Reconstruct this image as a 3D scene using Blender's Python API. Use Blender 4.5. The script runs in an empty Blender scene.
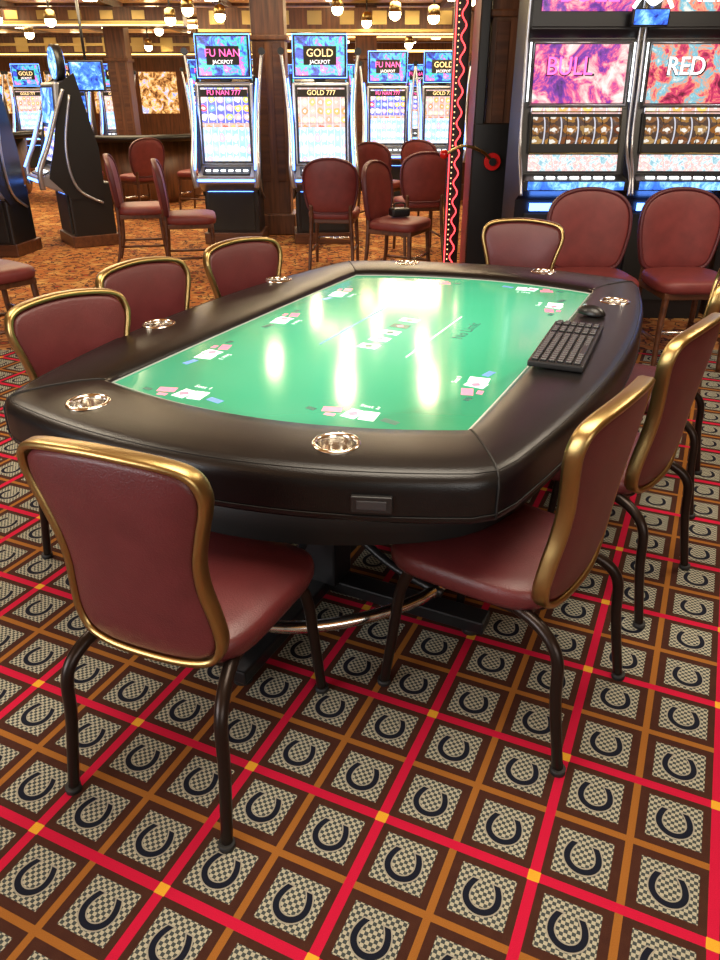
import bpy, bmesh, math, random
from mathutils import Vector, Matrix, Euler
random.seed(4)
S = bpy.context.scene
S.view_settings.view_transform = 'Standard'
COL = S.collection

# ---------------------------------------------------------------- materials
class NT:
    def __init__(s, name):
        s.m = bpy.data.materials.new(name); s.m.use_nodes = True
        s.t = s.m.node_tree; s.b = s.t.nodes['Principled BSDF']
    def n(s, typ, **kw):
        nd = s.t.nodes.new(typ)
        for k, v in kw.items(): setattr(nd, k, v)
        return nd
    def put(s, inp, v):
        if isinstance(v, bpy.types.NodeSocket): s.t.links.new(v, inp)
        else: inp.default_value = v
    def math(s, op, a, b=None, c=None):
        nd = s.n('ShaderNodeMath', operation=op)
        s.put(nd.inputs[0], a)
        if b is not None: s.put(nd.inputs[1], b)
        if c is not None: s.put(nd.inputs[2], c)
        return nd.outputs[0]
    def vm(s, op, a, b=None, out=0):
        nd = s.n('ShaderNodeVectorMath', operation=op)
        s.put(nd.inputs[0], a)
        if b is not None: s.put(nd.inputs[1], b)
        return nd.outputs[out]
    def mix(s, f, a, b):
        nd = s.n('ShaderNodeMix', data_type='RGBA')
        s.put(nd.inputs[0], f)
        s.put(nd.inputs[6], a if isinstance(a, bpy.types.NodeSocket) else (*a, 1))
        s.put(nd.inputs[7], b if isinstance(b, bpy.types.NodeSocket) else (*b, 1))
        return nd.outputs[2]
    def obj(s): return s.n('ShaderNodeTexCoord').outputs['Object']
    def noise(s, scale, detail=3, vec=None):
        nd = s.n('ShaderNodeTexNoise'); nd.inputs['Scale'].default_value = scale
        nd.inputs['Detail'].default_value = detail
        s.put(nd.inputs['Vector'], vec if vec is not None else s.obj())
        return nd.outputs['Fac']
    def bump(s, h, st, dist=0.01):
        nd = s.n('ShaderNodeBump'); nd.inputs['Strength'].default_value = st
        nd.inputs['Distance'].default_value = dist
        s.put(nd.inputs['Height'], h); s.put(s.b.inputs['Normal'], nd.outputs[0])
    def ramp(s, f, stops):
        nd = s.n('ShaderNodeValToRGB'); e = nd.color_ramp.elements
        e[0].position, e[0].color = stops[0][0], (*stops[0][1], 1)
        e[1].position, e[1].color = stops[-1][0], (*stops[-1][1], 1)
        for p, c in stops[1:-1]:
            x = e.new(p); x.color = (*c, 1)
        s.put(nd.inputs[0], f); return nd.outputs[0]

def M(name, col, rough=.5, metal=0, emit=None, es=0, bump=0, bscale=200, var=0, coat=0, spec=.5):
    t = NT(name); b = t.b
    b.inputs['Base Color'].default_value = (*col, 1)
    b.inputs['Roughness'].default_value = rough
    b.inputs['Metallic'].default_value = metal
    b.inputs['Specular IOR Level'].default_value = spec
    if coat:
        b.inputs['Coat Weight'].default_value = coat; b.inputs['Coat Roughness'].default_value = .15
    if emit:
        b.inputs['Emission Color'].default_value = (*emit, 1)
        b.inputs['Emission Strength'].default_value = es
    if bump: t.bump(t.noise(bscale, 4), bump, .004)
    if var:
        f = t.noise(14, 4)
        c2 = tuple(min(1, c * (1 + var)) for c in col); c1 = tuple(c * (1 - var) for c in col)
        t.put(b.inputs['Base Color'], t.ramp(f, [(.3, c1), (.7, c2)]))
    return t.m

vinyl = M('burgundy_vinyl', (.105, .018, .020), .37, bump=.3, bscale=260, var=.12)
vinyl2 = M('burgundy_vinyl_slot', (.155, .025, .024), .5, bump=.2, bscale=200, var=.15)
gold = M('brushed_gold', (.44, .31, .12), .32, 1, bump=.1, bscale=400)
bronze = M('dark_bronze', (.022, .014, .011), .32, .6)
leather = M('black_leather', (.0055, .0055, .006), .29, bump=.18, bscale=330, var=.2, spec=.42)
black = M('black_satin', (.008, .008, .009), .35)
blackm = M('black_matte', (.008, .008, .008), .65)
steel = M('stainless', (.72, .70, .66), .16, 1)
chrome = M('silver_plastic', (.42, .43, .47), .28, .8)
keym = M('key_plastic', (.010, .010, .011), .45)
screwm = M('stitching', (.003, .003, .003), .6)
redball = M('red_knob', (.6, .01, .01), .25)
pine = M('felt_green', (.02, .16, .07), .9)
ledblue = M('led_blue', (.05, .1, .5), .4, emit=(.10, .28, 1), es=8)
ledred = M('led_red', (.5, .02, .02), .4, emit=(1, .05, .06), es=4.2)
ledwarm = M('led_warm', (.9, .7, .4), .4, emit=(1, .78, .42), es=22)
ledwhite = M('led_white', (.9, .9, .9), .4, emit=(.85, .95, 1), es=2.6)
cove = M('cove_light', (.9, .6, .2), .4, emit=(1, .60, .18), es=4.0)
cardw = M('card_white', (.8, .8, .8), .3, emit=(.55, .90, .78), es=.85)
cardp = M('card_pink', (.6, .2, .3), .3, emit=(.80, .20, .32), es=.8)
cardd = M('card_dark', (.02, .1, .08), .3, emit=(.01, .16, .10), es=.6)
cardb = M('card_blue', (.1, .2, .6), .3, emit=(.18, .40, .55), es=.7)
pinkt = M('pink_text', (.6, .1, .3), .3, emit=(1, .10, .40), es=2.0)
goldt = M('gold_text', (.6, .4, .1), .3, emit=(1, .72, .35), es=1.8)
whitet = M('white_text', (.8, .8, .8), .3, emit=(1, .9, .95), es=1.7)

def wood(name, c1, c2, axis='Z', rough=.4):
    t = NT(name)
    sc = {'Z': (14, 14, 1.2), 'X': (1.2, 14, 14), 'Y': (14, 1.2, 14)}[axis]
    f = t.noise(1.6, 6, t.vm('MULTIPLY', t.obj(), sc))
    t.put(t.b.inputs['Base Color'], t.ramp(f, [(.3, c1), (.7, c2)]))
    t.b.inputs['Roughness'].default_value = rough
    return t.m
woodm = wood('dark_walnut', (.058, .021, .010), (.19, .072, .028))
woodr = wood('mahogany', (.05, .016, .007), (.13, .046, .018), 'X')

def carpet():
    t = NT('horseshoe_carpet'); p = t.obj(); T = .1785
    ang = math.radians(24.4)
    q = t.vm('SUBTRACT', p, (.0515, 1.173, 0))
    u = t.math('DIVIDE', t.vm('DOT_PRODUCT', q, (math.cos(ang), -math.sin(ang), 0), 1), T)
    v = t.math('DIVIDE', t.vm('DOT_PRODUCT', q, (math.sin(ang), math.cos(ang), 0), 1), T)
    def near(x, k):
        a = t.math('ADD', t.math('DIVIDE', x, k), .5)
        return t.math('MULTIPLY', t.math('ABSOLUTE', t.math('SUBTRACT', t.math('FRACT', a), .5)), k)
    du, dv, du2, dv2 = near(u, 1.), near(v, 1.), near(u, 2.), near(v, 2.)
    red = t.math('LESS_THAN', t.math('MINIMUM', du2, dv2), .064)
    yel = t.math('LESS_THAN', t.math('MAXIMUM', du2, dv2), .072)
    org = t.math('LESS_THAN', t.math('MINIMUM', du, dv), .047)
    inner = t.math('GREATER_THAN', t.math('MINIMUM', du, dv), .165)
    fu = t.math('SUBTRACT', t.math('FRACT', u), .5); fv = t.math('SUBTRACT', t.math('FRACT', v), .48)
    afu = t.math('ABSOLUTE', fu)
    low = t.math('SQRT', t.math('ADD', t.math('MULTIPLY', fu, fu), t.math('MULTIPLY', fv, fv)))
    fv2 = t.math('MAXIMUM', fv, 0.)
    arm = t.math('ADD', afu, t.math('MULTIPLY', t.math('MULTIPLY', fv2, fv2), 1.6))
    isup = t.math('GREATER_THAN', fv, 0.)
    d = t.math('ADD', t.math('MULTIPLY', isup, arm), t.math('MULTIPLY', t.math('SUBTRACT', 1., isup), low))
    dd = t.math('ABSOLUTE', t.math('SUBTRACT', d, .190))
    shoe = t.math('MULTIPLY', t.math('LESS_THAN', dd, .038), t.math('LESS_THAN', fv, .20))
    halo = t.math('MULTIPLY', t.math('LESS_THAN', dd, .056), t.math('LESS_THAN', fv, .22))
    ck = t.n('ShaderNodeTexChecker'); ck.inputs['Scale'].default_value = 22
    cb = t.n('ShaderNodeCombineXYZ'); t.put(cb.inputs[0], u); t.put(cb.inputs[1], v)
    t.put(ck.inputs['Vector'], cb.outputs[0])
    ck.inputs['Color1'].default_value = (.45, .43, .32, 1); ck.inputs['Color2'].default_value = (.055, .068, .068, 1)
    c = t.mix(t.noise(30, 3), (.040, .013, .009), (.076, .026, .014))
    c = t.mix(inner, c, ck.outputs['Color'])
    c = t.mix(halo, c, (.34, .32, .26))
    c = t.mix(shoe, c, (.008, .010, .020))
    c = t.mix(org, c, (.33, .125, .022))
    c = t.mix(red, c, (.56, .008, .045))
    c = t.mix(yel, c, (.78, .40, .03))
    # orange medallion carpet in the aisle beyond the poker area
    w = t.n('ShaderNodeTexVoronoi'); w.inputs['Scale'].default_value = 5.5; t.put(w.inputs['Vector'], p)
    r2 = t.ramp(w.outputs['Distance'], [(0, (.50, .07, .025)), (.2, (.08, .027, .012)), (.32, (.44, .20, .06)), (.55, (.36, .11, .03)), (.8, (.54, .30, .10))])
    r2 = t.mix(t.math('LESS_THAN', t.math('ABSOLUTE', t.math('SUBTRACT', t.noise(9, 2), .5)), .025), r2, (.07, .025, .018))
    sp = t.n('ShaderNodeSeparateXYZ'); t.put(sp.inputs[0], p)
    c = t.mix(t.math('GREATER_THAN', sp.outputs[1], 4.75), c, r2)
    fz = t.noise(700, 2)
    c2 = t.n('ShaderNodeMix', data_type='RGBA', blend_type='MULTIPLY'); c2.inputs[0].default_value = .5
    t.put(c2.inputs[6], c); t.put(c2.inputs[7], t.ramp(fz, [(.3, (.45, .45, .45)), (.65, (1, 1, 1))]))
    t.put(t.b.inputs['Base Color'], c2.outputs[2])
    t.b.inputs['Roughness'].default_value = .95
    t.b.inputs['Specular IOR Level'].default_value = .15
    t.bump(fz, .5, .004)
    return t.m
carpetm = carpet()

def screen_tiles(name, sx, sz, cols, bg, st=1.6, seed=0.):
    t = NT(name); p = t.vm('ADD', t.obj(), (seed, 0, seed * 1.7))
    q = t.vm('MULTIPLY', p, (sx, 0, sz))
    fl = t.vm('FLOOR', q); fr = t.vm('SUBTRACT', t.vm('FRACTION', q), (.5, 0, .5))
    wn = t.n('ShaderNodeTexWhiteNoise'); t.put(wn.inputs['Vector'], fl)
    wrp = t.n('ShaderNodeTexNoise'); wrp.inputs['Scale'].default_value = 30; t.put(wrp.inputs['Vector'], p)
    d = t.math('ADD', t.vm('LENGTH', fr, out=1), t.math('MULTIPLY', t.math('SUBTRACT', wrp.outputs['Fac'], .5), .5))
    n = len(cols)
    c = t.ramp(wn.outputs['Value'], [(i / max(1, n - 1), cc) for i, cc in enumerate(cols)])
    m = t.math('LESS_THAN', d, .40)
    m2 = t.math('LESS_THAN', d, .16)
    sp = t.n('ShaderNodeSeparateXYZ'); t.put(sp.inputs[0], fr)
    line = t.math('GREATER_THAN', t.math('ABSOLUTE', sp.outputs[0]), .46)
    nz = t.noise(18, 3, p)
    b = t.mix(nz, bg, tuple(min(1, x * 2.0 + .05) for x in bg))
    c = t.mix(m, b, c); c = t.mix(m2, c, (.95, .9, .8)); c = t.mix(line, c, (.75, .75, .85))
    t.put(t.b.inputs['Base Color'], (.01, .01, .01, 1)); t.b.inputs['Roughness'].default_value = .15
    t.put(t.b.inputs['Emission Color'], c); t.b.inputs['Emission Strength'].default_value = st
    return t.m
def screen_art(name, stops, st=1.6, scale=7, seed=0.):
    t = NT(name); p = t.vm('ADD', t.obj(), (seed, 0, seed))
    n1 = t.n('ShaderNodeTexNoise'); n1.inputs['Scale'].default_value = scale
    n1.inputs['Detail'].default_value = 8; n1.inputs['Roughness'].default_value = .68; n1.inputs['Distortion'].default_value = .6
    t.put(n1.inputs['Vector'], p)
    c = t.ramp(n1.outputs['Fac'], stops)
    t.put(t.b.inputs['Base Color'], (.01, .01, .01, 1)); t.b.inputs['Roughness'].default_value = .15
    t.put(t.b.inputs['Emission Color'], c); t.b.inputs['Emission Strength'].default_value = st
    return t.m
scrA = screen_tiles('reel_screen_red', 11, 12, [(.9, .06, .10), (.95, .85, .8), (.10, .30, .95), (.95, .45, .05), (.05, .6, .2)], (.05, .06, .60), 2.0)
scrB = screen_tiles('reel_screen_blue', 14, 9, [(.30, .55, 1), (.9, .9, 1), (.65, .78, 1), (.85, .3, .5)], (.20, .36, .95), 1.7, .37)
scrC = screen_art('topper_neon', [(.36, (.01, .02, .12)), (.45, (.05, .08, .6)), (.50, (.05, .6, .25)), (.54, (.1, .2, .9)), (.6, (.95, .12, .4)), (.68, (1, .9, .6))], 2.0, 7)
scrD = screen_art('bull_art', [(.34, (.03, .02, .10)), (.45, (.22, .04, .40)), (.50, (.80, .10, .28)), (.56, (.80, .50, .50)), (.66, (.95, .9, .85))], 1.25, 6, 2.)
scrE = screen_art('dragon_art', [(.34, (.12, .01, .03)), (.45, (.70, .05, .15)), (.50, (.90, .35, .18)), (.56, (.10, .48, .62)), (.66, (.9, .85, .75))], 1.25, 9, 5.)
scrF = screen_art('blue_art', [(.34, (.01, .02, .25)), (.48, (.05, .2, .85)), (.58, (.3, .65, 1)), (.68, (1, 1, 1))], 1.9, 8, 7.)
scrG = screen_art('belly_art', [(.38, (.25, .5, .6)), (.46, (.75, .85, .85)), (.54, (.85, .4, .4)), (.62, (.95, .93, .8))], 1.35, 26, 3.)
scrR = screen_tiles('reel_strips', 9, 14, [(.30, .10, .02), (.45, .22, .05), (.18, .05, .02), (.5, .3, .1)], (.045, .020, .010), 1.0, .1)
scrY = screen_tiles('fruit_reels', 12, 12, [(.9, .6, .15), (.8, .12, .08), (.9, .85, .6), (.6, .25, .3)], (.45, .28, .26), 1.5, .8)
scrW = screen_art('far_glow', [(.38, (.10, .03, .01)), (.46, (.5, .2, .05)), (.54, (1, .6, .2)), (.6, (.2, .3, .8)), (.66, (1, .9, .7))], 1.6, 6, 1.)

def gold_ceiling():
    t = NT('gold_coffer_ceiling'); p = t.obj()
    w = t.n('ShaderNodeTexVoronoi'); w.inputs['Scale'].default_value = 2.2; t.put(w.inputs['Vector'], p)
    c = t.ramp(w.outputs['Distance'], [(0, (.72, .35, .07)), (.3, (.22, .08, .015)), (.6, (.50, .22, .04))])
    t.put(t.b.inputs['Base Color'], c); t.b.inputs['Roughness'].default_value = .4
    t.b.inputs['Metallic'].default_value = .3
    t.put(t.b.inputs['Emission Color'], c); t.b.inputs['Emission Strength'].default_value = .42  # ceiling is no lamp: emission puts the coffers' warm uplight into the gold colour
    return t.m
ceilm = gold_ceiling()

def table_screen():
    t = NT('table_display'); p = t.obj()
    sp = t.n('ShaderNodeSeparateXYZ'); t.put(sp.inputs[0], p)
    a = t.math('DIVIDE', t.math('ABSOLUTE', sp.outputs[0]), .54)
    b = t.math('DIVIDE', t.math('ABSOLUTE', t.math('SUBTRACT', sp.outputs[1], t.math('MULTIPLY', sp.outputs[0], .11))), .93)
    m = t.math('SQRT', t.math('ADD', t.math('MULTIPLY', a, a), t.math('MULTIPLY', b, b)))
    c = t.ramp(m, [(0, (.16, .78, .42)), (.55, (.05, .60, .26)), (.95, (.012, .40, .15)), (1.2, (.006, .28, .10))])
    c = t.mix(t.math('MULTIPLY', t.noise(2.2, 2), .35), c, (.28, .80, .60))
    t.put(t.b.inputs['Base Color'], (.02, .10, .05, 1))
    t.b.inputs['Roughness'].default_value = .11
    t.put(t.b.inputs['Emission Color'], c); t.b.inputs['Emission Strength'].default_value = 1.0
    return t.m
tscreen = table_screen()

# ---------------------------------------------------------------- mesh helpers
def fin(bm, name, mats, smooth=True, recalc=True):
    if recalc: bmesh.ops.recalc_face_normals(bm, faces=bm.faces)
    me = bpy.data.meshes.new(name); bm.to_mesh(me); bm.free()
    for m in (mats if isinstance(mats, (list, tuple)) else [mats]): me.materials.append(m)
    if smooth: me.polygons.foreach_set('use_smooth', [True] * len(me.polygons))
    return me
def raw(name, vs, fs, m, smooth=True):
    bm = bmesh.new(); V = [bm.verts.new(v) for v in vs]
    for f in fs:
        try: bm.faces.new([V[i] for i in f])
        except ValueError: pass
    return fin(bm, name, m, smooth)
def box(c, s, m, bev=0., rot=None, seg=2):
    bm = bmesh.new(); bmesh.ops.create_cube(bm, size=1)
    bmesh.ops.scale(bm, vec=s, verts=bm.verts)
    if bev: bmesh.ops.bevel(bm, geom=list(bm.edges), offset=bev, segments=seg, affect='EDGES', profile=.6)
    if rot: bmesh.ops.rotate(bm, matrix=Matrix.Rotation(rot[1], 3, rot[0]), verts=bm.verts, cent=(0, 0, 0))
    bmesh.ops.translate(bm, vec=c, verts=bm.verts)
    return fin(bm, 'box', m, False)
def boxes(lst, m, bev=0.):
    bm = bmesh.new()
    for c, s in lst:
        r = bmesh.ops.create_cube(bm, size=1); vs = r['verts']
        bmesh.ops.scale(bm, vec=s, verts=vs)
        bmesh.ops.translate(bm, vec=c, verts=vs)
    if bev: bmesh.ops.bevel(bm, geom=list(bm.edges), offset=bev, segments=1, affect='EDGES')
    return fin(bm, 'boxes', m, False)
def cyl(c, r, h, m, seg=24, r2=None, axis='Z'):
    bm = bmesh.new()
    bmesh.ops.create_cone(bm, cap_ends=True, segments=seg, radius1=r, radius2=r if r2 is None else r2, depth=h)
    if axis == 'X': bmesh.ops.rotate(bm, matrix=Matrix.Rotation(math.pi / 2, 3, 'Y'), verts=bm.verts)
    if axis == 'Y': bmesh.ops.rotate(bm, matrix=Matrix.Rotation(math.pi / 2, 3, 'X'), verts=bm.verts)
    bmesh.ops.translate(bm, vec=c, verts=bm.verts)
    me = fin(bm, 'cyl', m, False)
    for p in me.polygons: p.use_smooth = len(p.vertices) == 4
    return me
def lathe(c, prof, m, seg=32):
    vs, fs = [], []; n = len(prof)
    for i in range(seg):
        a = 2 * math.pi * i / seg
        for r, z in prof: vs.append((c[0] + r * math.cos(a), c[1] + r * math.sin(a), c[2] + z))
    for i in range(seg):
        j = (i + 1) % seg
        for k in range(n - 1): fs.append((i * n + k, j * n + k, j * n + k + 1, i * n + k + 1))
    bm = bmesh.new(); V = [bm.verts.new(v) for v in vs]
    for f in fs: bm.faces.new([V[i] for i in f])
    bmesh.ops.remove_doubles(bm, verts=bm.verts, dist=1e-5)
    return fin(bm, 'lathe', m)
def cat(pts, n=6, closed=False):
    P = [Vector(p) for p in pts]; N = len(P); out = []
    rng = range(N) if closed else range(N - 1)
    g = (lambda i: P[i % N]) if closed else (lambda i: P[max(0, min(N - 1, i))])
    for i in rng:
        a, b, c, d = g(i - 1), g(i), g(i + 1), g(i + 2)
        for k in range(n):
            t = k / n
            out.append(.5 * ((2 * b) + (c - a) * t + (2 * a - 5 * b + 4 * c - d) * t * t + (3 * b - a - 3 * c + d) * t ** 3))
    if not closed: out.append(P[-1].copy())
    return out
def tube(pts, r, m, seg=10, closed=False, n=6, smoothp=True, r2=None):
    P = cat(pts, n, closed) if smoothp else [Vector(p) for p in pts]
    N = len(P); vs, fs = [], []; up = Vector((.13, .21, 1)).normalized(); prev = None
    for i, p in enumerate(P):
        if closed: t = P[(i + 1) % N] - P[i - 1]
        else: t = P[min(N - 1, i + 1)] - P[max(0, i - 1)]
        t.normalize()
        s = t.cross(up if prev is None else prev)
        if prev is None:
            if s.length < .05: s = t.cross(Vector((1, 0, 0)))
            s.normalize(); w = s.cross(t)
        else:
            s.normalize(); w = s.cross(t)
        prev = w
        rr = r if r2 is None else r + (r2 - r) * i / (N - 1)
        for k in range(seg):
            a = 2 * math.pi * k / seg
            vs.append(p + s * math.cos(a) * rr + w * math.sin(a) * rr)
    for i in range(N if closed else N - 1):
        j = (i + 1) % N
        for k in range(seg):
            l = (k + 1) % seg; fs.append((i * seg + k, i * seg + l, j * seg + l, j * seg + k))
    if not closed:
        fs.append(tuple(range(seg))); fs.append(tuple((N - 1) * seg + k for k in range(seg)))
    return raw('tube', vs, fs, m)
def extr(prof, x0, x1, m, bev=0.):
    n = len(prof)
    vs = [(x0, y, z) for y, z in prof] + [(x1, y, z) for y, z in prof]
    fs = [tuple(range(n)), tuple(range(n, 2 * n))] + [(i, (i + 1) % n, n + (i + 1) % n, n + i) for i in range(n)]
    bm = bmesh.new(); V = [bm.verts.new(v) for v in vs]
    for f in fs: bm.faces.new([V[i] for i in f])
    if bev: bmesh.ops.bevel(bm, geom=list(bm.edges), offset=bev, segments=2, affect='EDGES')
    return fin(bm, 'extr', m, False)
def rings(loops, m, cap=True):
    n = len(loops[0]); vs = [p for l in loops for p in l]; fs = []
    for i in range(len(loops) - 1):
        for k in range(n):
            l = (k + 1) % n; fs.append((i * n + k, i * n + l, (i + 1) * n + l, (i + 1) * n + k))
    if cap is True: fs.append(tuple(range(n)))
    if cap: fs.append(tuple((len(loops) - 1) * n + k for k in range(n)))
    return raw('rings', vs, fs, m)
def text(s, size, loc, m, rot=(math.pi / 2, 0, 0), ext=.002, sx=1.):
    cu = bpy.data.curves.new('t', 'FONT'); cu.body = s; cu.size = size; cu.extrude = ext
    cu.align_x = 'CENTER'; cu.align_y = 'CENTER'; cu.resolution_u = 3
    o = bpy.data.objects.new('t', cu); COL.objects.link(o)
    bpy.context.view_layer.update()
    me = bpy.data.meshes.new_from_object(o)
    bpy.data.objects.remove(o)
    me.transform(Matrix.Translation(loc) @ Euler(rot).to_matrix().to_4x4() @ Matrix.Diagonal((sx, 1, 1, 1)))
    me.materials.clear(); me.materials.append(m)
    return me

class Kit:
    def __init__(s, name): s.name = name; s.parts = []
    def add(s, pn, me): me.name = pn; s.parts.append((pn, me)); return me
    def place(s, x, y, z=0., rz=0., sc=1., name=None):
        e = bpy.data.objects.new(name or s.name, None); COL.objects.link(e)
        e.empty_display_size = .1
        e.location = (x, y, z); e.rotation_euler = (0, 0, rz); e.scale = (sc, sc, sc)
        for pn, me in s.parts:
            o = bpy.data.objects.new(pn, me); COL.objects.link(o); o.parent = e
        return e
def single(name, me, loc=(0, 0, 0), rz=0.):
    o = bpy.data.objects.new(name, me); COL.objects.link(o); o.location = loc; o.rotation_euler = (0, 0, rz); return o

# ---------------------------------------------------------------- chairs
def back_parts(kit, half, z0, yf, bulge, frame_m, pad_m, fw=.011, ft=.021, inset=.95):
    pts = [(x, 0, z) for x, z in half] + [(-x, 0, z) for x, z in reversed(half[1:-1])]
    P = cat(pts, 5, True); N = len(P)
    H = max(p.z for p in P); cz = H * .5
    if frame_m:
        prof = [(-fw, -ft * .7), (-fw * .6, -ft), (fw * .6, -ft), (fw, -ft * .6), (fw, ft * .6), (fw * .6, ft), (-fw * .6, ft), (-fw, ft * .7)]
        loops = []
        for a, b in prof:
            L = []
            for i, p in enumerate(P):
                t = P[(i + 1) % N] - P[i - 1]; n = Vector((t.z, 0, -t.x)).normalized()
                L.append((p.x + n.x * a, yf(p.x, p.z) + b, z0 + p.z + n.z * a))
            loops.append(L)
        loops.append(loops[0])
        kit.add('back_frame', rings(loops, frame_m, cap=False))
    for sgn, nm in ((1, 'back_pad_front'), (-1, 'back_pad_rear')):
        loops = []
        rr = [1, .985, .95, .88, .75, .55, .35, .15, .03]
        for r in rr:
            L = []
            off = ft * .55 + bulge * (1 - r ** 5) if r < 1 else 0.
            for p in P:
                x = p.x * r * inset; z = cz + (p.z - cz) * r * (inset + .01)
                L.append((x, yf(x, z) + sgn * off, z0 + z))
            loops.append(L)
        kit.add(nm, rings(loops, pad_m, cap='end'))
def seat_mesh(wf, wr, y0, y1, z0, z1, m, crown=.02, n=56, e=4.5):
    def loop(s, z):
        L = []
        for i in range(n):
            a = 2 * math.pi * i / n; c, d = math.cos(a), math.sin(a)
            x = abs(c) ** (2 / e) * (1 if c > 0 else -1); y = abs(d) ** (2 / e) * (1 if d > 0 else -1)
            w = wr + (wf - wr) * (y + 1) / 2
            L.append((x * w * s, (y0 + y1) / 2 + y * (y1 - y0) / 2 * s, z))
        return L
    h = z1 - z0
    return rings([loop(.9, z0), loop(.97, z0 + .04 * h), loop(1, z0 + .3 * h), loop(1.005, z0 + .6 * h), loop(.99, z0 + .85 * h), loop(.95, z1),
                  loop(.8, z1 + crown * .5), loop(.55, z1 + crown * .85), loop(.25, z1 + crown), loop(.03, z1 + crown)], m)

bq = Kit('banquet_chair')
half = [(0, 0), (.105, .002), (.160, .02), (.180, .07), (.174, .14), (.163, .21), (.165, .28), (.182, .35), (.198, .405), (.202, .445), (.184, .484), (.125, .503), (0, .512)]
yf = lambda x, z: -.165 - .060 * (max(z, 0) / .515) ** 1.3 + .55 * x * x
back_parts(bq, half, .415, yf, .014, gold, vinyl, .0085, .020)
bq.add('seat', seat_mesh(.235, .20, -.165, .285, .405, .465, vinyl, .018))
bq.add('seat_frame', box((0, .05, .398), (.36, .36, .022), bronze, .005))
for s in (-1, 1):
    bq.add('leg_rear', tube([(s * .165, -.09, .40), (s * .185, -.165, .385), (s * .20, -.22, .33), (s * .205, -.235, .2), (s * .213, -.27, .0)], .0165, bronze, 12, r2=.0135))
    bq.add('leg_front', tube([(s * .18, .20, .40), (s * .195, .225, .33), (s * .205, .24, .18), (s * .213, .26, 0)], .0165, bronze, 12, r2=.0135))
    bq.add('back_bracket', tube([(s * .12, -.08, .395), (s * .125, -.14, .40), (s * .13, -.150, .44)], .010, bronze, 8))
    bq.add('glide_rear', cyl((s * .213, -.27, .008), .019, .016, blackm, 14))
    bq.add('glide_front', cyl((s * .213, .26, .008), .019, .016, blackm, 14))
def face(fx, fy): return math.atan2(-fx, fy)
for (x, y, fx, fy) in [(-.400, 1.425, .36, .93), (.405, 1.635, -.80, .60), (.815, 2.21, -.77, .64), (1.17, 2.87, -.9, .43),
                       (.785, 3.80, -.30, -.95), (-.80, 2.25, .74, -.67), (-.69, 2.80, .78, -.63), (-.38, 3.26, .72, -.69)]:
    bq.place(x, y, 0, face(fx, fy))

sc = Kit('casino_stool')
half2 = [(0, 0), (.13, .0), (.20, .03), (.232, .12), (.25, .25), (.236, .36), (.18, .425), (.09, .458), (0, .465)]
yf2 = lambda x, z: -.19 - .05 * (max(z, 0) / .48) + .5 * x * x
back_parts(sc, half2, .53, yf2, .018, M('piping', (.08, .012, .016), .5), vinyl2, .010, .022, .97)
sc.add('seat', seat_mesh(.245, .22, -.2, .26, .47, .54, vinyl2, .02))
sc.add('seat_rail', box((0, .03, .455), (.42, .40, .04), woodr, .006))
for s in (-1, 1):
    sc.add('leg_front', tube([(s * .19, .21, .46), (s * .20, .22, .25), (s * .205, .24, 0)], .021, woodr, 8, r2=.015))
    sc.add('leg_rear', tube([(s * .18, -.19, .60), (s * .185, -.185, .45), (s * .20, -.20, .2), (s * .205, -.25, 0)], .021, woodr, 8, r2=.015))
    sc.add('stretcher', tube([(s * .20, .22, .18), (s * .20, -.20, .18)], .012, woodr, 8, smoothp=False))
sc.add('stretcher_front', tube([(.20, .22, .24), (-.20, .22, .24)], .012, steel, 8, smoothp=False))
for (x, y, fx, fy) in [(-.25, 7.40, .1, 1), (.32, 6.75, .85, -.45), (-1.58, 7.10, .98, .2), (-2.18, 7.7, .98, .2),
                       (1.40, 4.55, .0, -1), (1.97, 4.55, .05, -1), (-2.36, 4.70, .6, .8), (-3.95, 7.0, .3, 1),
                       (.62, 8.2, -.2, 1), (-2.95, 10.8, -.7, .7), (-2.3, 11.4, -.9, .3), (-3.9, 11.2, .1, 1), (.25, 9.9, .5, .8), (.85, 10.4, .5, .8)]:
    sc.place(x, y, 0, face(fx, fy))
hb = Kit('handbag')
hb.add('body', box((0, 0, .04), (.17, .11, .07), black, .025, seg=3))
hb.add('handle', tube([(-.05, 0, .07), (-.04, 0, .11), (.04, 0, .11), (.05, 0, .07)], .007, blackm, 8))
hb.place(.34, 6.73, .563, .3)

# ---------------------------------------------------------------- poker table
SH = .11
def sh(x, y): return (x, y + SH * x)
tb = Kit('electronic_poker_table')
def outline(cx, cy, bx, by, n=26, sm=5, e=2.0, cxr=None, bxr=None):
    cxr = cx if cxr is None else cxr; bxr = bx if bxr is None else bxr
    def X(s): return s * (cxr if s > 0 else cx)
    L = []
    for i in range(n):
        s = -1 + 2 * i / n; L.append([cxr + bxr * (1 - s * s), s * cy])
    for i in range(n):
        s = 1 - 2 * i / n; L.append([X(s), cy + by * (1 - abs(s) ** e)])
    for i in range(n):
        s = 1 - 2 * i / n; L.append([-(cx + bx * (1 - s * s)), s * cy])
    for i in range(n):
        s = -1 + 2 * i / n; L.append([X(s), -(cy + by * (1 - abs(s) ** e))])
    for _ in range(sm):
        N = len(L)
        L = [[(L[i - 1][k] + 2 * L[i][k] + L[(i + 1) % N][k]) / 4 for k in (0, 1)] for i in range(N)]
    return [sh(*p) for p in L]
OUT = outline(.715, 1.07, .14, .145, sm=1, cxr=.670, bxr=.125); INN = outline(.552, .82, .008, .104, sm=0, cxr=.515)
prof = [(0, .728), (.0, .742), (.03, .754), (.10, .763), (.3, .769), (.6, .770), (.85, .766), (.93, .760), (.975, .749), (.995, .735), (1.0, .72), (1.0, .665), (.992, .648), (.97, .638), (.90, .635), (.30, .635), (.0, .66)]
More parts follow.
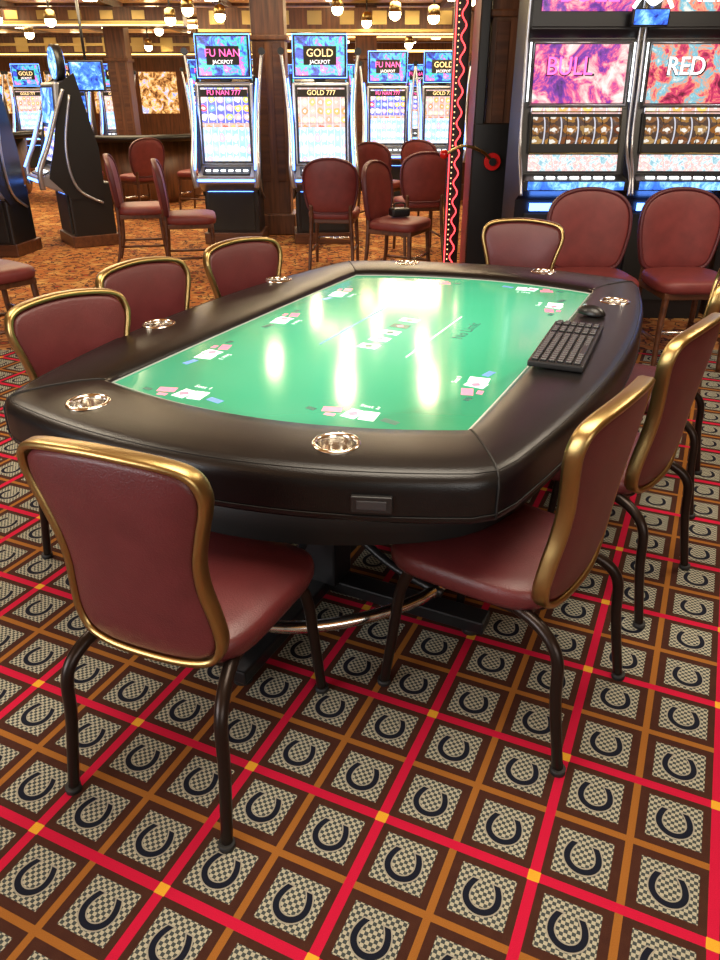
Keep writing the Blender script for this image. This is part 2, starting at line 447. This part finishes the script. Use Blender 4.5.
loops = [[(INN[i][0] + (OUT[i][0] - INN[i][0]) * u, INN[i][1] + (OUT[i][1] - INN[i][1]) * u, z) for i in range(len(OUT))] for u, z in prof]
bm = bmesh.new(); n = len(OUT); V = [[bm.verts.new(p) for p in L] for L in loops]; V.append(V[0])
for i in range(len(V) - 1):
    for k in range(n):
        l = (k + 1) % n; bm.faces.new((V[i][k], V[i][l], V[i + 1][l], V[i + 1][k]))
rim = fin(bm, 'padded_rail', leather)
CUPS = [(-.45, -1.07), (.270, -1.01), (-.78, -.38), (.64, .68), (.25, 1.11), (-.77, .42), (-.40, 1.02)]
bm = bmesh.new()
for x, y in CUPS:
    r = bmesh.ops.create_cone(bm, cap_ends=True, segments=40, radius1=.0475, radius2=.0475, depth=.4)
    bmesh.ops.translate(bm, vec=(x, y, .72), verts=r['verts'])
cut = fin(bm, 'cut', leather)
ro = single('r', rim); co = single('c', cut)
md = ro.modifiers.new('b', 'BOOLEAN'); md.operation = 'DIFFERENCE'; md.object = co; md.solver = 'EXACT'
bpy.context.view_layer.update()
rim2 = bpy.data.meshes.new_from_object(ro.evaluated_get(bpy.context.evaluated_depsgraph_get()))
bpy.data.objects.remove(ro); bpy.data.objects.remove(co)
# keep the padded surface shading clean around the drilled cup holes
bm = bmesh.new(); bm.from_mesh(rim2)
for f in bm.faces: f.smooth = True
for e in bm.edges:
    if len(e.link_faces) == 2 and e.calc_face_angle(0) > math.radians(50): e.smooth = False
bm.to_mesh(rim2); bm.free()
tb.add('padded_rail', rim2)
for x, y in CUPS:
    tb.add('cup_holder', lathe((x, y, .767), [(.060, .000), (.058, .005), (.051, .0065), (.047, .002), (.0455, -.01), (.044, -.075), (.0, -.078)], steel))
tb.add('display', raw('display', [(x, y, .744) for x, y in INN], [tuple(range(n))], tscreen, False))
tb.add('bezel', rings([[(x * s, y * s, z) for x, y in INN] for s, z in ((1.0, .7455), (.990, .7455), (.988, .744))], M('bezel', (.35, .42, .40), .3), cap=False))
tb.add('apron', rings([[(x, y, z) for x, y in outline(.60, .9, .12, .22)] for z in (.50, .637)], blackm))
def rail_pt(i, u):
    zz = [(a, b) for a, b in prof[1:10]]
    for (a, za), (b, zb) in zip(zz, zz[1:]):
        if a <= u <= b: z = za + (zb - za) * (u - a) / (b - a); break
    else: z = .74
    return (INN[i][0] + (OUT[i][0] - INN[i][0]) * u, INN[i][1] + (OUT[i][1] - INN[i][1]) * u, z + .0002)
for i in (0, 26, 52, 78):
    pts = [rail_pt(i, k / 20) for k in range(1, 20)] + [(OUT[i][0] * 1.0005, OUT[i][1] * 1.0005, z) for z in (.73, .70, .66, .645)]
    tb.add('seam', tube(pts, .0032, screwm, 6, smoothp=False))
tb.add('piping_seam', tube([(x * 1.001, y * 1.001, .658) for x, y in OUT], .0018, screwm, 6, closed=True, smoothp=False))
tb.add('top_stitch', tube([rail_pt(i, .93) for i in range(n)], .0012, screwm, 5, closed=True, smoothp=False))
def side_plate(i, w, h, m, zc=.69, pn='lock_plate', d=.006):
    a = Vector(OUT[(i - 1) % n]); b = Vector(OUT[(i + 1) % n]); c = Vector(OUT[i % n])
    th = math.atan2(b.y - a.y, b.x - a.x)
    me = box((0, -.002, 0), (w, d, h), m, .0025)
    me.transform(Matrix.Translation((c.x, c.y, zc)) @ Matrix.Rotation(th, 4, 'Z'))
    tb.add(pn, me)
side_plate(99, .092, .040, M('plate_frame', (.02, .02, .021), .3), .693, d=.020); side_plate(99, .068, .022, M('plate', (.05, .05, .055), .2), .693, 'lock_face', .026)
for x, y in ((-.3, -.95), (.3, -.92), (.5, -.3), (-.5, -.3)):
    tb.add('card_reader', box((x, y, .575), (.16, .12, .09), black, .01))
for s in (-1, 1):
    tb.add('pedestal', box((0, s * .60, .29), (.14, .12, .46), black, .008))
    tb.add('pedestal_plate', box((0, s * .60, .515), (.5, .3, .02), black, .004))
    tb.add('foot_cross', box((0, s * .60, .045), (1.14, .075, .045), black, .006))
    tb.add('foot_long', box((0, s * .86, .045), (.075, .56, .045), black, .006))
    for q in (-1, 1):
        tb.add('leveler', cyl((q * .52, s * .60, .012), .028, .024, blackm))
        tb.add('rail_strut', tube([(q * .05, s * .60, .30), (q * .25, s * .64, .2), (q * .44, s * .66, .155)], .014, black, 8))
    tb.add('leveler_end', cyl((0, s * 1.10, .012), .028, .024, blackm))
    tb.add('rail_strut_end', tube([(0, s * .62, .30), (0, s * .85, .2), (0, s * 1.0, .155)], .014, black, 8))
tb.add('beam', box((0, 0, .12), (.09, 1.2, .07), black, .006))
FR = outline(.43, .72, .04, .32, sm=7)
tb.add('foot_rail', tube([(x, y, .155) for x, y in FR], .019, steel, 12, closed=True, smoothp=False))
def quad(x, y, w, h, a, m, z=.7452, pn='screen_card'):
    me = raw(pn, [(-w / 2, -h / 2, 0), (w / 2, -h / 2, 0), (w / 2, h / 2, 0), (-w / 2, h / 2, 0)], [(0, 1, 2, 3)], m, False)
    me.transform(Matrix.Translation((x, y, z)) @ Matrix.Rotation(a, 4, 'Z')); tb.add(pn, me)
seats = [(-.28, -.82, 3.14), (.22, -.80, 3.14), (-.45, -.48, 1.57), (-.45, -.02, 1.57), (-.45, .44, 1.57), (-.2, .80, 0), (.25, .80, 0), (.42, .55, -1.57), (.42, -.45, -1.57)]
for k, (x, y, a) in enumerate(seats):
    x, y = sh(x, y)
    R = Matrix.Rotation(a, 2)
    def P(dx, dy): v = R @ Vector((dx, dy)); return x + v.x, y + v.y
    px, py = P(-.025, 0); quad(px, py, .044, .062, a + .12, cardw)
    px, py = P(.020, .005); quad(px, py, .044, .062, a - .12, cardw, .7456)
    px, py = P(.020, .005); quad(px, py, .026, .026, a - .9, cardp, .7460, 'screen_pip')
    px, py = P(.085, .0); quad(px, py, .055, .035, a + .3, cardp, .7452, 'screen_chips')
    px, py = P(.075, .035); quad(px, py, .03, .018, a + .1, cardp, .7452, 'screen_chips')
    px, py = P(-.09, .01); quad(px, py, .05, .024, a - .2, cardd if k % 2 else cardb, .7452, 'screen_chips')
    px, py = P(.14, .02); quad(px, py, .03, .018, a - .2, cardd, .7452, 'screen_chips')
    px, py = P(0, -.060)
    tb.add('screen_caption', text('Seat %d' % (k + 1), .024, (px, py, .7455), cardw, (0, 0, a + math.pi), .0002))
for k in range(5): quad(-.02, -.22 + k * .09, .07, .050, 0, cardw if k != 3 else cardd, .7453)
for k in range(5): quad(-.02, -.22 + k * .09, .024, .024, .5, cardp if k % 2 else cardd, .7457, 'screen_pip')
quad(.14, 0, .006, .55, 0, cardw, .7452, 'screen_line'); quad(-.18, 0, .006, .55, 0, cardb, .7452, 'screen_line')
tb.add('screen_caption', text('No Limit', .06, (.22, .1, .7455), cardd, (0, 0, math.pi / 2), .0002))
TX, TY, TA = .144, 2.622, -math.radians(26)
tb.place(TX, TY, 0, TA)
def tw(x, y):
    c, s = math.cos(TA), math.sin(TA); return TX + c * x - s * y, TY + s * x + c * y

kb = Kit('computer_keyboard')
kb.add('case', box((0, 0, .011), (.45, .155, .018), keym, .005))
ks = []
for r in range(6):
    for c in range(21):
        if c in (14, 18): continue
        if r == 0 and 4 <= c <= 8: continue
        ks.append(((-.207 + c * .0205, -.058 + r * .0232, .0230), (.0165, .0180, .009)))
ks.append(((-.207 + 6 * .0205, -.058, .0230), (.10, .0180, .009)))
kb.add('keys', boxes(ks, M('keycap', (.018, .018, .02), .4), .0022))
kx, ky = tw(.604, -.03)
kb.place(kx, ky, .7705, TA + math.pi / 2 + .05, 1.07)
ms = Kit('computer_mouse')
bm = bmesh.new(); bmesh.ops.create_uvsphere(bm, u_segments=28, v_segments=16, radius=1)
for v in bm.verts:
    if v.co.z < 0: v.co.z *= .15
    v.co.x *= .031 * (1 - .12 * v.co.y); v.co.y *= .056; v.co.z *= .034
    v.co.z += .005
ms.add('shell', fin(bm, 'shell', black))
ms.add('wheel', cyl((0, .028, .030), .008, .006, chrome, 16, axis='X'))
mx, my = tw(.595, .42); ms.place(mx, my, .7695, TA + 1.3)

# ---------------------------------------------------------------- slot machines (front toward -Y)
def slotA(name, s1, s2, s3, word, tint, rnd=False):
    k = Kit(name)
    k.add('plinth', box((0, .08, .06), (.66, .52, .12), woodr, .01))
    k.add('cabinet', box((0, .08, .37), (.60, .46, .58), black, .02))
    k.add('door', box((0, -.155, .34), (.50, .02, .40), blackm, .008))
    k.add('deck', extr([(-.16, .55), (-.40, .66), (-.42, .72), (-.16, .83), (.1, .83), (.1, .55)], -.31, .31, chrome, .012))
    k.add('button_panel', box((0, -.30, .778), (.50, .17, .012), black, .004, ('X', .40)))
    bt = [((-.2 + i * .08, -.315, .782), (.05, .04, .016)) for i in range(6)]
    k.add('buttons', boxes(bt, ledwhite, .003))
    k.add('deck_glow', box((0, -.415, .69), (.60, .015, .02), ledblue, .003))
    k.add('belly_glow', box((0, -.17, .565), (.50, .02, .02), ledblue, .003))
    k.add('spine', extr([(-.10, .80), (-.02, 1.62), (.12, 1.66), (.25, .9), (.25, .6), (-.10, .6)], -.27, .27, black, .01))
    k.add('monitor_case', box((0, -.115, 1.215), (.60, .07, .80), chrome, .02, ('X', -.09)))
    k.add('screen_surround', box((0, -.150, 1.215), (.54, .012, .75), black, .004, ('X', -.09)))
    k.add('lower_screen', box((0, -.174, 1.03), (.49, .012, .33), s2, 0, ('X', -.09)))
    k.add('upper_screen', box((0, -.141, 1.40), (.49, .012, .33), s1, 0, ('X', -.09)))
    for s in (-1, 1):
        P = [(s * .32, -.40, .62), (s * .345, -.40, .80), (s * .34, -.27, 1.05), (s * .345, -.14, 1.35)] + ([(s * .34, -.04, 1.55)] if rnd else [(s * .37, -.05, 1.65), (s * .40, .0, 1.88)])
        k.add('side_fin', tube(P, .030, chrome, 10, r2=.016))
        k.add('fin_led', tube([(a * 1.0 - s * .03, b - .028, c) for a, b, c in P[1:-1]], .009, ledblue, 8))
        k.add('side_panel', extr([(-.12, .5), (-.32, .72), (-.22, 1.0), (-.06, 1.6), (.10, 1.7), (.24, 1.0), (.24, .5)], s * .30 - .012, s * .30 + .012, black, .004))
        k.add('side_chrome', tube([(s * .318, .20, .45), (s * .318, -.05, .62), (s * .318, -.10, 1.0), (s * .318, .02, 1.5)], .014, chrome, 8))
        if not rnd: k.add('speaker', cyl((s * .40, .0, 1.90), .035, .05, black, 16, axis='Y'))
    if rnd:
        k.add('topper_post', box((0, .05, 1.63), (.10, .06, .10), black, .01))
        k.add('topper_case', cyl((0, .02, 1.79), .17, .08, black, 36, axis='Y'))
        k.add('topper_screen', cyl((0, -.025, 1.79), .145, .012, scrF, 36, axis='Y'))
        k.add('topper_back_screen', cyl((0, .065, 1.79), .145, .012, scrF, 36, axis='Y'))
        return k
    k.add('topper_post', box((0, .05, 1.66), (.12, .06, .14), black, .01))
    k.add('topper_case', box((0, -.0, 1.855), (.58, .07, .42), black, .02))
    k.add('topper_screen', box((0, -.04, 1.855), (.51, .012, .35), s3, 0))
    k.add('topper_glow', tube([(-.28, -.03, 1.66), (.28, -.03, 1.66), (.28, -.03, 2.05), (-.28, -.03, 2.05)], .006, ledblue, 6, closed=True, smoothp=False))
    k.add('topper_badge', box((0, -.048, 1.86), (.34, .008, .17), blackm, .004))
    k.add('topper_word', text(word, .10, (0, -.056, 1.88), tint))
    k.add('topper_word', text('JACKPOT', .05, (0, -.056, 1.80), whitet))
    k.add('title_strip', box((0, -.149, 1.515), (.49, .012, .07), blackm, .0, ('X', -.09)))
    k.add('title_word', text(word + ' 777', .065, (0, -.160, 1.518), tint, (math.pi / 2 - .09, 0, 0)))
    k.add('mid_caption', box((0, -.160, 1.215), (.49, .012, .035), scrY, .0, ('X', -.09)))
    return k
A1 = slotA('video_slot_machine', scrA, scrB, scrC, 'FU NAN', pinkt)
A2 = slotA('video_slot_machine', scrY, scrB, scrC, 'GOLD', goldt)
A3 = slotA('video_slot_machine', scrF, scrA, scrE, 'WIN', goldt)
A4 = slotA('video_slot_machine', scrF, scrA, scrE, 'WIN', goldt, True)
A1.place(-1.42, 8.85, 0, 0); A2.place(-.42, 8.85, 0, .10)
A4.place(-3.15, 8.75, 0, -1.0); A4.place(-3.85, 8.1, 0, -.1)
for i, (x, y, r) in enumerate([(.40, 12.2, 0), (1.2, 12.2, 0), (-1.9, 15.0, .3), (-2.8, 15.2, .3), (-5.0, 17.2, .1), (-5.9, 17.2, .1), (-1.2, 17.5, 0), (-.4, 17.5, 0), (.4, 17.5, 0),
                               (1.2, 17.5, 0), (-6.8, 17.2, .1), (-7.7, 17.2, .1), (-3.6, 19.5, 0), (-8.6, 15, .6), (2.2, 14.3, -.2), (-6.9, 10.4, .7), (-7.7, 11.1, .7)]):
    [A1, A2, A3][i % 3].place(x, y, 0, r)

def slotB(name, art, art2, word, wm):
    k = Kit(name)
    k.add('cabinet', extr([(-.02, 0), (-.02, .85), (-.26, .93), (-.26, .99), (-.10, 1.02), (-.02, 1.42), (.02, 1.82), (-.02, 1.88), (-.02, 2.36), (.45, 2.36), (.45, 0)], -.35, .35, black, .008))
    k.add('belly_door', box((0, -.03, .45), (.56, .03, .62), blackm, .01))
    k.add('button_deck', box((0, -.19, .992), (.62, .14, .02), black, .006, ('X', .1)))
    k.add('buttons', boxes([((-.24 + i * .08, -.20, 1.004), (.055, .035, .018)) for i in range(7)], ledwhite, .003))
    k.add('belly_glow', box((0, -.262, .96), (.64, .012, .05), scrF))
    k.add('lower_glass', box((0, -.105, 1.09), (.60, .014, .10), art2, 0, ('X', -.19)))
    k.add('reel_window', box((0, -.066, 1.275), (.62, .010, .25), blackm, .002, ('X', -.19)))
    for i in range(5):
        me = cyl((0, 0, 0), .105, .104, scrR, 28, axis='X')
        me.transform(Matrix.Translation((-.232 + i * .116, -.005, 1.275))); k.add('reel', me)
    k.add('reel_trim', tube([(-.30, -.105, 1.15), (.30, -.105, 1.15), (.30, -.06, 1.40), (-.30, -.06, 1.40)], .005, gold, 6, closed=True, smoothp=False))
    k.add('reel_caption_bar', box((0, -.045, 1.405), (.60, .012, .035), scrY, 0, ('X', -.19)))
    k.add('top_glass', box((0, -.02, 1.62), (.60, .016, .34), art, 0, ('X', -.10)))
    k.add('top_trim', tube([(-.315, -.05, 1.44), (.315, -.05, 1.44), (.315, -.02, 1.80), (-.315, -.02, 1.80)], .008, chrome, 6, closed=True, smoothp=False))
    k.add('top_word', text(word, .15, (-.08, -.055, 1.66), wm, (math.pi / 2, 0, 0), .004, .9))
    k.add('top_word_shadow', text(word, .155, (-.075, -.048, 1.655), blackm, (math.pi / 2, 0, 0), .004, .93))
    k.add('header_glass', box((0, -.028, 2.14), (.58, .016, .34), art, 0))
    k.add('header_word', text(word, .17, (0, -.045, 2.07), wm, (math.pi / 2, 0, 0), .004))
    for s in (-1, 1):
        k.add('side_chrome', tube([(s * .36, -.27, .90), (s * .365, -.22, 1.02), (s * .36, -.08, 1.2), (s * .36, -.03, 1.55), (s * .36, .0, 1.85), (s * .36, -.02, 2.3)], .011, chrome, 8))
        k.add('side_lights', tube([(s * .335, -.055, 1.46), (s * .335, -.02, 1.80)], .006, ledwhite, 6, smoothp=False))
    k.add('bottom_led', box((0, -.05, .80), (.5, .01, .05), ledblue))
    return k
slotB('reel_slot_machine', scrD, scrG, 'BULL', pinkt).place(1.44, 5.55, 0, 0)
slotB('reel_slot_machine', scrE, scrG, 'RED', whitet).place(2.20, 5.55, 0, -.04)
slotB('reel_slot_machine', scrF, scrG, 'STAR', goldt).place(2.98, 5.62, 0, -.04)
js = Kit('jackpot_sign')
js.add('post', cyl((0, 0, .15), .02, .3, chrome))
js.add('panel', box((0, 0, .0), (.24, .05, .10), black, .02)); js.add('face', box((0, -.03, .0), (.21, .01, .08), scrF, .003))
js.add('crown', tube([(-.12, -.03, .05), (-.07, -.03, .11), (0, -.03, .07), (.07, -.03, .11), (.12, -.03, .05)], .012, ledwhite, 8))
js.place(1.82, 5.46, 1.93)

# ---------------------------------------------------------------- pillars, neon, room
pl = Kit('wood_pillar')
pl.add('shaft', box((0, 0, 1.4), (.36, .36, 2.8), woodm, .012))
pl.add('plinth', box((0, 0, .12), (.46, .46, .24), woodm, .015))
pl.add('capital', box((0, 0, 2.66), (.48, .48, .18), woodm, .02))
pl.add('mould', box((0, 0, 2.05), (.42, .42, .05), woodm, .012))
pl.add('panel_strip', boxes([((-.09, -.184, 1.3), (.10, .012, 1.4)), ((.09, -.184, 1.3), (.10, .012, 1.4))], woodr, .004))
pl.place(1.19, 6.80); pl.place(-1.0, 9.5, 0, 0, 1.0)
pl.place(-4.3, 15.2); pl.place(1.75, 12.8); pl.place(.1, 14.5)
single('column_cladding', boxes([((1.14, 6.57, .65), (.46, .05, 1.3)), ((.95, 6.75, 1.4), (.08, .4, 2.8))], black, .01))
nn = Kit('neon_strip_post')
nn.add('housing', box((0, .05, 1.4), (.14, .06, 2.78), black, .004))
zz = []
for i in range(90):
    z = .05 + i * .03; zz.append((.020 * math.cos(i * 1.15) + .01, -.012 + .012 * math.sin(i * 1.15), z))
nn.add('red_helix', tube(zz, .006, ledred, 6, n=3))
nn.add('red_edge', tube([(-.055, .015, .04), (-.055, .015, 2.75)], .006, ledred, 6, smoothp=False))
bm = bmesh.new()
for i in range(60):
    r = bmesh.ops.create_icosphere(bm, subdivisions=1, radius=.007)
    bmesh.ops.translate(bm, vec=(-.03, .014, .06 + i * .045), verts=r['verts'])
nn.add('bulbs', fin(bm, 'bulbs', goldt))
nn.place(.86, 7.25)
bk = Kit('red_lever')
bk.add('arm', tube([(-.30, -.08, .05), (-.16, -.10, .12), (0, -.06, .08), (.10, 0, 0)], .012, gold, 8))
bm = bmesh.new(); bmesh.ops.create_uvsphere(bm, u_segments=20, v_segments=12, radius=.035)
bmesh.ops.translate(bm, vec=(-.30, -.08, .06), verts=bm.verts); bk.add('knob', fin(bm, 'knob', redball))
bk.add('mount', cyl((.10, .01, 0), .065, .05, redball, 24, axis='Y'))
bk.add('mount_hub', cyl((.10, -.02, 0), .03, .03, black, 24, axis='Y'))
bk.place(.97, 6.50, 1.02)

def plane(name, x0, x1, y0, y1, z, m):
    return single(name, raw(name, [(x0, y0, z), (x1, y0, z), (x1, y1, z), (x0, y1, z)], [(0, 1, 2, 3)], m, False))
plane('floor', -14, 9, -5, 25, 0, carpetm)
plane('ceiling', -14, 9, -5, 25, 2.85, ceilm)
single('wall_back', box((-2.5, 25.1, 1.42), (23, .2, 2.85), woodm))
single('wall_left', box((-14.1, 10, 1.42), (.2, 30, 2.85), woodm))
single('wall_right', box((9.1, 10, 1.42), (.2, 30, 2.85), woodm))
bl = [((-2.5, 5 + i * 2.4, 2.83), (23, .14, .04)) for i in range(9)]
bl += [((-13 + i * 1.8, 14, 2.80), (.14, 22, .10)) for i in range(13)]
single('trim_1', boxes(bl, woodm))
single('trim_2', boxes([((-8, 17.9, 2.42), (12, .3, .42)), ((-8, 17.73, 2.25), (12, .06, .04)), ((-8, 17.73, 2.6), (12, .06, .03)),
                        ((1.0, 13.5, 2.50), (7.0, .3, .36)), ((-6.6, 13.9, 2.6), (7.6, .3, .26))], woodm))
single('trim_3', boxes([((-8, 17.70, 2.42), (12, .02, .05)), ((1.0, 13.34, 2.38), (7, .02, .04)), ((-6.6, 13.74, 2.52), (7.6, .02, .04))] +
                       [((-13.6 + i * .6, 17.74, 2.42), (.25, .02, .25)) for i in range(20)] + [((-10 + i * .5, 13.74, 2.62), (.2, .02, .12)) for i in range(14)] +
                       [((-2.2 + i * .5, 13.34, 2.55), (.22, .02, .18)) for i in range(13)], gold))
single('cove_lighting', boxes([((-8, 17.6, 2.24), (12, .05, .02)), ((1.0, 13.3, 2.33), (7, .04, .02)), ((-6.6, 13.7, 2.48), (7.6, .04, .02)), ((-2.5, 22, 2.5), (22, .05, .05)), ((-2.5, 20, 2.7), (22, .05, .04))], cove))
single('wall_back_glow_panel', boxes([((-13 + i * 1.4, 24.95, 1.55), (1.1, .04, 1.1)) for i in range(16)], scrW))
bm = bmesh.new()
for i in range(12):
    for j in range(9):
        x = -11.2 + i * 1.8 + (.5 if j % 2 else 0); y = 9.6 + j * 1.7
        r = bmesh.ops.create_cone(bm, cap_ends=True, segments=16, radius1=.10, radius2=.11, depth=.05)
        bmesh.ops.translate(bm, vec=(x, y, 2.76), verts=r['verts'])
single('ceiling_downlights', fin(bm, 'dl', ledwarm, False))
sp = Kit('spotlight')
sp.add('stem', cyl((0, 0, .20), .012, .30, black, 10))
sp.add('can', lathe((0, 0, 0), [(.03, .10), (.07, .08), (.085, -.02), (.075, -.02), (.0, .0)], gold, 20))
bm = bmesh.new(); bmesh.ops.create_uvsphere(bm, u_segments=16, v_segments=10, radius=.075)
bmesh.ops.translate(bm, vec=(0, 0, -.04), verts=bm.verts); sp.add('bulb', fin(bm, 'bulb', ledwarm))
for x, y, z in [(-2.62, 12.0, 2.46), (-1.93, 12.0, 2.50), (-2.25, 11.4, 2.52), (-4.35, 12.2, 2.46), (-5.1, 12.2, 2.48), (-3.4, 14.6, 2.5), (.95, 11.2, 2.42), (.45, 11.2, 2.46), (1.2, 9.4, 2.46),
                (-3.1, 16.4, 2.4), (.1, 13.0, 2.5), (-.3, 11.6, 2.55), (-5.6, 14.6, 2.45), (-2.6, 18.5, 2.35), (-.6, 15.8, 2.4), (.9, 15.8, 2.36), (-4.2, 17.0, 2.38)]:
    sp.place(x, y, z)

tv = Kit('wall_television')
tv.add('case', box((0, 0, 0), (.50, .06, .40), black, .01)); tv.add('panel', box((0, -.034, 0), (.45, .01, .35), scrF))
tv.add('hanger', cyl((0, .02, .6), .02, .9, black))
tv.place(-3.95, 12.2, 1.74)
gt = Kit('card_game_table')
def arc(r, z, n=28, a0=math.pi, a1=2 * math.pi): return [(r * math.cos(a0 + (a1 - a0) * i / n), r * math.sin(a0 + (a1 - a0) * i / n), z) for i in range(n + 1)]
gt.add('base', rings([arc(.95, 0), arc(1.0, .1), arc(1.05, .90)], woodm))
gt.add('felt', rings([arc(1.35, .90), arc(1.35, .93)], pine))
gt.add('armrest', tube(arc(1.38, .94), .05, leather, 10, smoothp=False))
gt.place(-3.6, 13.0, 0, .1); gt.place(-6.6, 13.4, 0, .2)

# ---------------------------------------------------------------- lights
def area(name, x, y, z, sx, sy, e, col, rot=(0, 0, 0)):
    L = bpy.data.lights.new(name, 'AREA'); L.shape = 'RECTANGLE'; L.size = sx; L.size_y = sy
    L.energy = e; L.color = col
    o = bpy.data.objects.new(name, L); COL.objects.link(o); o.location = (x, y, z); o.rotation_euler = rot; return o
W = (1, .78, .48)
area('ceiling_light', -.15, 7.4, 2.70, .13, .5, 22, W)
area('ceiling_light', .72, 7.4, 2.70, .13, .5, 22, W)
area('ceiling_light', -.98, 8.2, 2.70, .12, .5, 13, W)
area('ceiling_light', -.15, 8.7, 2.70, .12, .4, 11, W)
area('ceiling_light', .76, 8.8, 2.70, .12, .4, 10, W)
area('ceiling_light', .22, 9.6, 2.70, .10, .6, 10, W)
area('ceiling_light', 1.2, 9.9, 2.70, .12, .8, 12, W)
area('ceiling_light', -.62, 10.4, 2.70, .12, .8, 12, W)
area('ceiling_light', .2, 1.6, 2.70, 1.5, 1.5, 82, (1, .88, .71))
area('ceiling_light', -2.6, 3.0, 2.70, 1.0, 1.0, 64, (1, .86, .66))
area('ceiling_light', 2.4, 3.2, 2.70, 1.0, 1.0, 55, (1, .86, .66))
area('ceiling_light', -3.2, 7.5, 2.70, 1.5, 1.5, 90, W)
area('ceiling_light', -3.5, 11.5, 2.70, 2, 2, 150, W)
area('ceiling_light', .8, 11.4, 2.70, 1, 1, 60, W)
area('ceiling_light', 2.0, 7.2, 2.70, .6, .6, 18, W)
area('ceiling_light', -1, 15, 2.70, 3, 2, 180, W)
area('ceiling_light', -7, 14, 2.70, 3, 3, 200, W)
area('ceiling_light', -2, 20.5, 2.60, 8, 2, 260, W)
area('window_daylight', -4.6, -1.5, 1.7, 3.0, 2.0, 200, (.95, .97, 1), (math.radians(78), 0, math.radians(-58)))
area('window_daylight', 2.0, -3.5, 1.9, 3.0, 1.6, 78, (1, .96, .90), (math.radians(75), 0, math.radians(20)))
w = bpy.data.worlds.new('W'); S.world = w; w.use_nodes = True
w.node_tree.nodes['Background'].inputs[0].default_value = (1, .90, .76, 1)
w.node_tree.nodes['Background'].inputs[1].default_value = .25

# ---------------------------------------------------------------- camera
cd = bpy.data.cameras.new('camera'); cam = bpy.data.objects.new('camera', cd); COL.objects.link(cam)
cd.sensor_fit = 'VERTICAL'; cd.sensor_height = 36; cd.lens = 740 / 960 * 36; cd.clip_start = .05
cam.location = (0, 0, 1.5); cam.rotation_euler = (math.radians(62.5), 0, 0)
S.camera = cam
